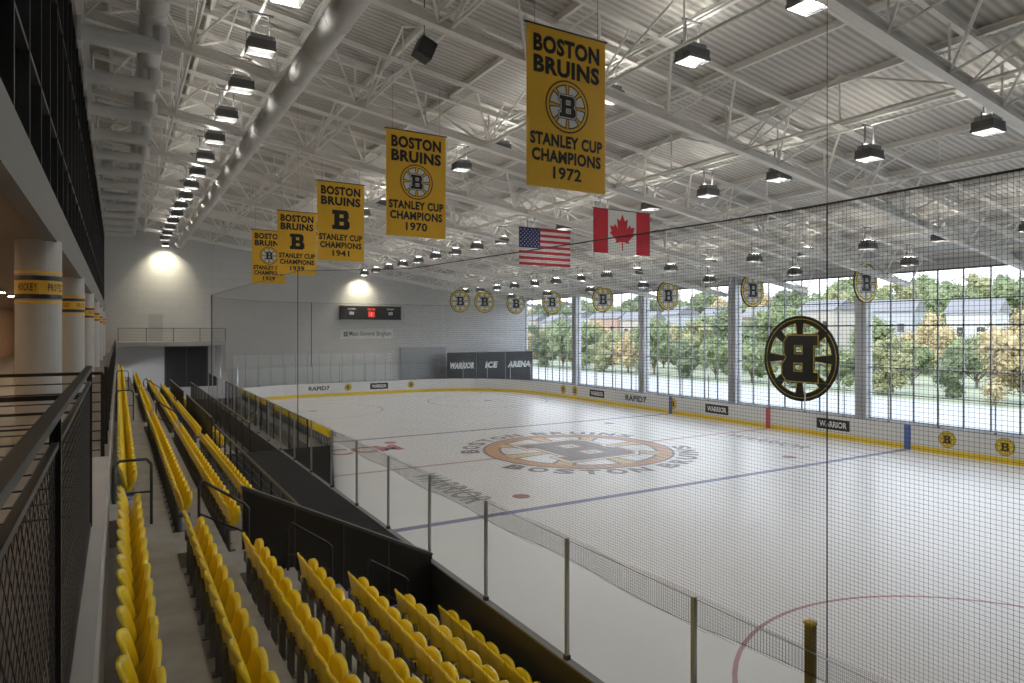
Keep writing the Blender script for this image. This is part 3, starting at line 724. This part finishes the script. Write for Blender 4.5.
for i,(x,y,z) in enumerate([(33,20.4,7.85),(33,27.5,7.85),(33,34.7,7.85),(33,42,7.9),(33,49.2,7.95),(33,55.4,8.05),(29.2,54.7,8.1),(26.7,54.7,8.1)]):
    o=empty('round_banner','round black and gold spoked letter medallion hung from roof','round banner',loc=(x,y,z),group='round medallion banners')
    mb=MB(); D=1.02
    for k in range(48):
        a,b=2*math.pi*k/48,2*math.pi*(k+1)/48
        mb.poly([(D*math.cos(a),-.03,D*math.sin(a)),(D*math.cos(b),-.03,D*math.sin(b)),(D*math.cos(b),.03,D*math.sin(b)),(D*math.cos(a),.03,D*math.sin(a))],BLK2)
    for sd in(0,1):
        M=frame((0,-.03 if sd==0 else .03,0),(1,0,0) if sd==0 else (-1,0,0),(0,0,1)); logo(mb,M,D,FWHT,YELP,.006,.88)
    mb.make('medallion_disc',parent=o)
    for xx in(-.5,.5): mb=MB(); mb.tube((xx,0,.86),(xx,0,deck(x+xx)-z-.05),.008,BLK,4); mb.make('cable',parent=o)

# ---------------------------------------------------------------- outdoors
GRS=mat('grass',(.20,.22,.14),.9,ns=.3,na=.3); ASP=mat('asphalt',(.30,.30,.30),.8,ns=.5,na=.12)
mb=MB(); mb.box((XW+.5,-120,-.6),(400,500,-.3),GRS)
mb.add([(84,-120,-.3),(130,-120,4),(200,-120,14),(400,-120,22),(400,500,22),(200,500,14),(130,500,4),(84,500,-.3)],[(0,1,6,7),(1,2,5,6),(2,3,4,5)],GRS)
mb.make('ground',label='grassy outdoor ground rising to a hillside',cat='ground',kind='structure')
mb=MB(); mb.box((XW+1,-60,-.3),(56,300,-.26),ASP); 
for y in range(-20,200,6): mb.box((46,y,-.26),(46.2,y+3,-.25),WHT)
mb.make('road',label='light grey asphalt street outside the windows',cat='road',kind='structure')
LEAF=[mat('leaf_green',(.15,.19,.085),.8,ns=1.3,na=.6),mat('leaf_olive',(.23,.24,.11),.8,ns=1.3,na=.6),mat('leaf_gold',(.37,.30,.15),.8,ns=1.3,na=.5),mat('leaf_dark',(.11,.14,.07),.8,ns=1.3,na=.6)]
BARK=mat('bark',(.14,.11,.08),.9)
def treemesh(seed,lm):
    rnd=random.Random(seed); mb=MB(); H=9.
    mb.tube((0,0,0),(0,0,H*.35),.22,BARK,8,.15)
    cl=[]
    for i in range(17):
        a=rnd.uniform(0,6.28); r=rnd.uniform(.4,3.1); cl.append((V((r*math.cos(a),r*math.sin(a),rnd.uniform(H*.10,H*.86))),rnd.uniform(.8,1.6)))
    cl.append((V((0,0,H*.92)),1.0)); cl.append((V((0,0,H*.6)),1.5))
    for c,r in cl:
        mb.tube((0,0,H*.1),c,.07,BARK,5,.03)
        bm=bmesh.new(); bmesh.ops.create_icosphere(bm,subdivisions=3,radius=r*.8)
        vs=[]
        for v in bm.verts:
            nn=noise.noise(v.co*1.6+c)*.8+noise.noise(v.co*4+c)*.5; vs.append(c+v.co*(1+nn))
        mb.add(vs,[[v.index for v in f_.verts] for f_ in bm.faces],lm); bm.free()
        for k in range(320):
            d=V((rnd.gauss(0,1),rnd.gauss(0,1),rnd.gauss(0,1))).normalized(); p=c+d*r*rnd.uniform(.75,1.6)
            a=V((rnd.gauss(0,1),rnd.gauss(0,1),rnd.gauss(0,1))).normalized()*.14; b=a.cross(d).normalized()*.11
            mb.poly([p+a,p+b,p-a,p-b],lm)
    return mb
tl=['leafy green street tree outside the windows','olive green tree outside the windows','golden autumn tree outside the windows','dark green tree outside the windows']
TR=[treemesh(i,LEAF[i]) for i in range(4)]
TO=[None]*4
rnd=random.Random(11)
for i in range(54):
    t=.39+1.55*(i+.5)/54; X=(60,88,73)[i%3]+rnd.uniform(-1.5,1.5); kd=rnd.choice([0,0,1,1,2,3,3])
    if TO[kd] is None: o=TO[kd]=TR[kd].make('tree',tl[kd],'tree',group='street trees')
    else: o=TO[kd].copy(); COL.objects.link(o)
    s=rnd.uniform(.40,.84)*(X/68)**.6; o.location=(X,X*t,-.3); o.scale=(s*1.05,s*1.05,s*rnd.uniform(.85,1.2)); o.rotation_euler=(0,0,rnd.uniform(0,6))
for i in range(44):
    t=.38+1.5*(i+.5)/44; X=(118,150,134)[i%3]+rnd.uniform(-3,3); kd=rnd.choice([0,1,2,3,3,0])
    o=TO[kd].copy(); COL.objects.link(o); s=rnd.uniform(1.0,1.3); o.location=(X,X*t,{118:2.6,150:6.6,134:4.3}[(118,150,134)[i%3]]); o.scale=(s,s,s); o.rotation_euler=(0,0,rnd.uniform(0,6))
def house(x,y,w,d,h,wm,rm,lab,z=-.3,rot=0):
    mb=MB(); mb.box((-w/2,-d/2,-2),(w/2,d/2,h),wm)
    mb.add([(-w/2-.3,-d/2-.3,h),(w/2+.3,-d/2-.3,h),(w/2+.3,d/2+.3,h),(-w/2-.3,d/2+.3,h),(0,-d/2-.3,h+w*.3),(0,d/2+.3,h+w*.3)],[(0,1,4),(1,2,5,4),(2,3,5),(3,0,4,5),(0,3,2,1)],rm)
    for fl in range(int(h//2.8)):
        yy=-d/2+1.2
        while yy<d/2-1:
            mb.box((-w/2-.05,yy,fl*2.8+1),(-w/2,yy+.9,fl*2.8+2.3),DGL); mb.box((-w/2-.07,yy-.08,fl*2.8+.93),(-w/2-.04,yy+.98,fl*2.8+1),WHT); yy+=2.2
    o=mb.make('house',lab,'house',loc=(x,y,z)); o.rotation_euler=(0,0,rot)
BRK=brickmat('brick_red',(.30,.18,.14),(.34,.21,.16),(.42,.38,.36),(1,2),3.)
ROOF=mat('roof_shingle',(.14,.14,.15),.8)
HM=[(mat('siding_white',(.46,.47,.48),.7),'pale clapboard house with grey roof'),(BRK,'red brick house with grey roof'),(mat('siding_tan',(.38,.35,.30),.7),'tan house with grey roof'),(mat('siding_grey',(.33,.35,.37),.7),'grey sided house with grey roof')]
for i in range(13):
    t=.405+1.45*(i+.5)/13; X=98+(i%3)*5; m_,l_=HM[(i*3)%4]
    house(X,X*t,6,5.5+(i*5)%4,7.0+(i*3)%3,m_,ROOF,l_+' beyond the street trees',z=.8+(i%3)*.6,rot=rnd.uniform(-.3,.3))
# ---------------------------------------------------------------- world and sun
w=bpy.data.worlds.new('world'); S.world=w; w.use_nodes=True; nt=w.node_tree; n=nt.nodes; L=nt.links
bg=n['Background']; tc=n.new('ShaderNodeTexCoord'); sp=n.new('ShaderNodeSeparateXYZ'); L.new(tc.outputs['Generated'],sp.inputs[0])
cr=n.new('ShaderNodeValToRGB'); cr.color_ramp.elements[0].position=.0; cr.color_ramp.elements[0].color=(.92,.95,1,1); cr.color_ramp.elements[1].position=.6; cr.color_ramp.elements[1].color=(.68,.80,1,1)
L.new(sp.outputs[2],cr.inputs[0]); L.new(cr.outputs[0],bg.inputs[0]); bg.inputs[1].default_value=3.6
sd=bpy.data.lights.new('sun','SUN'); sd.energy=3.5; sd.angle=.02; sd.color=(1,.94,.85); so=bpy.data.objects.new('sun',sd); COL.objects.link(so)
so.rotation_euler=V((.55,.25,-.8)).to_track_quat('-Z','Y').to_euler()
S.view_settings.view_transform='Standard'; S.view_settings.look='None'; S.view_settings.exposure=.15; S.view_settings.gamma=1.16
print('SEATS',cnt,len(lst))
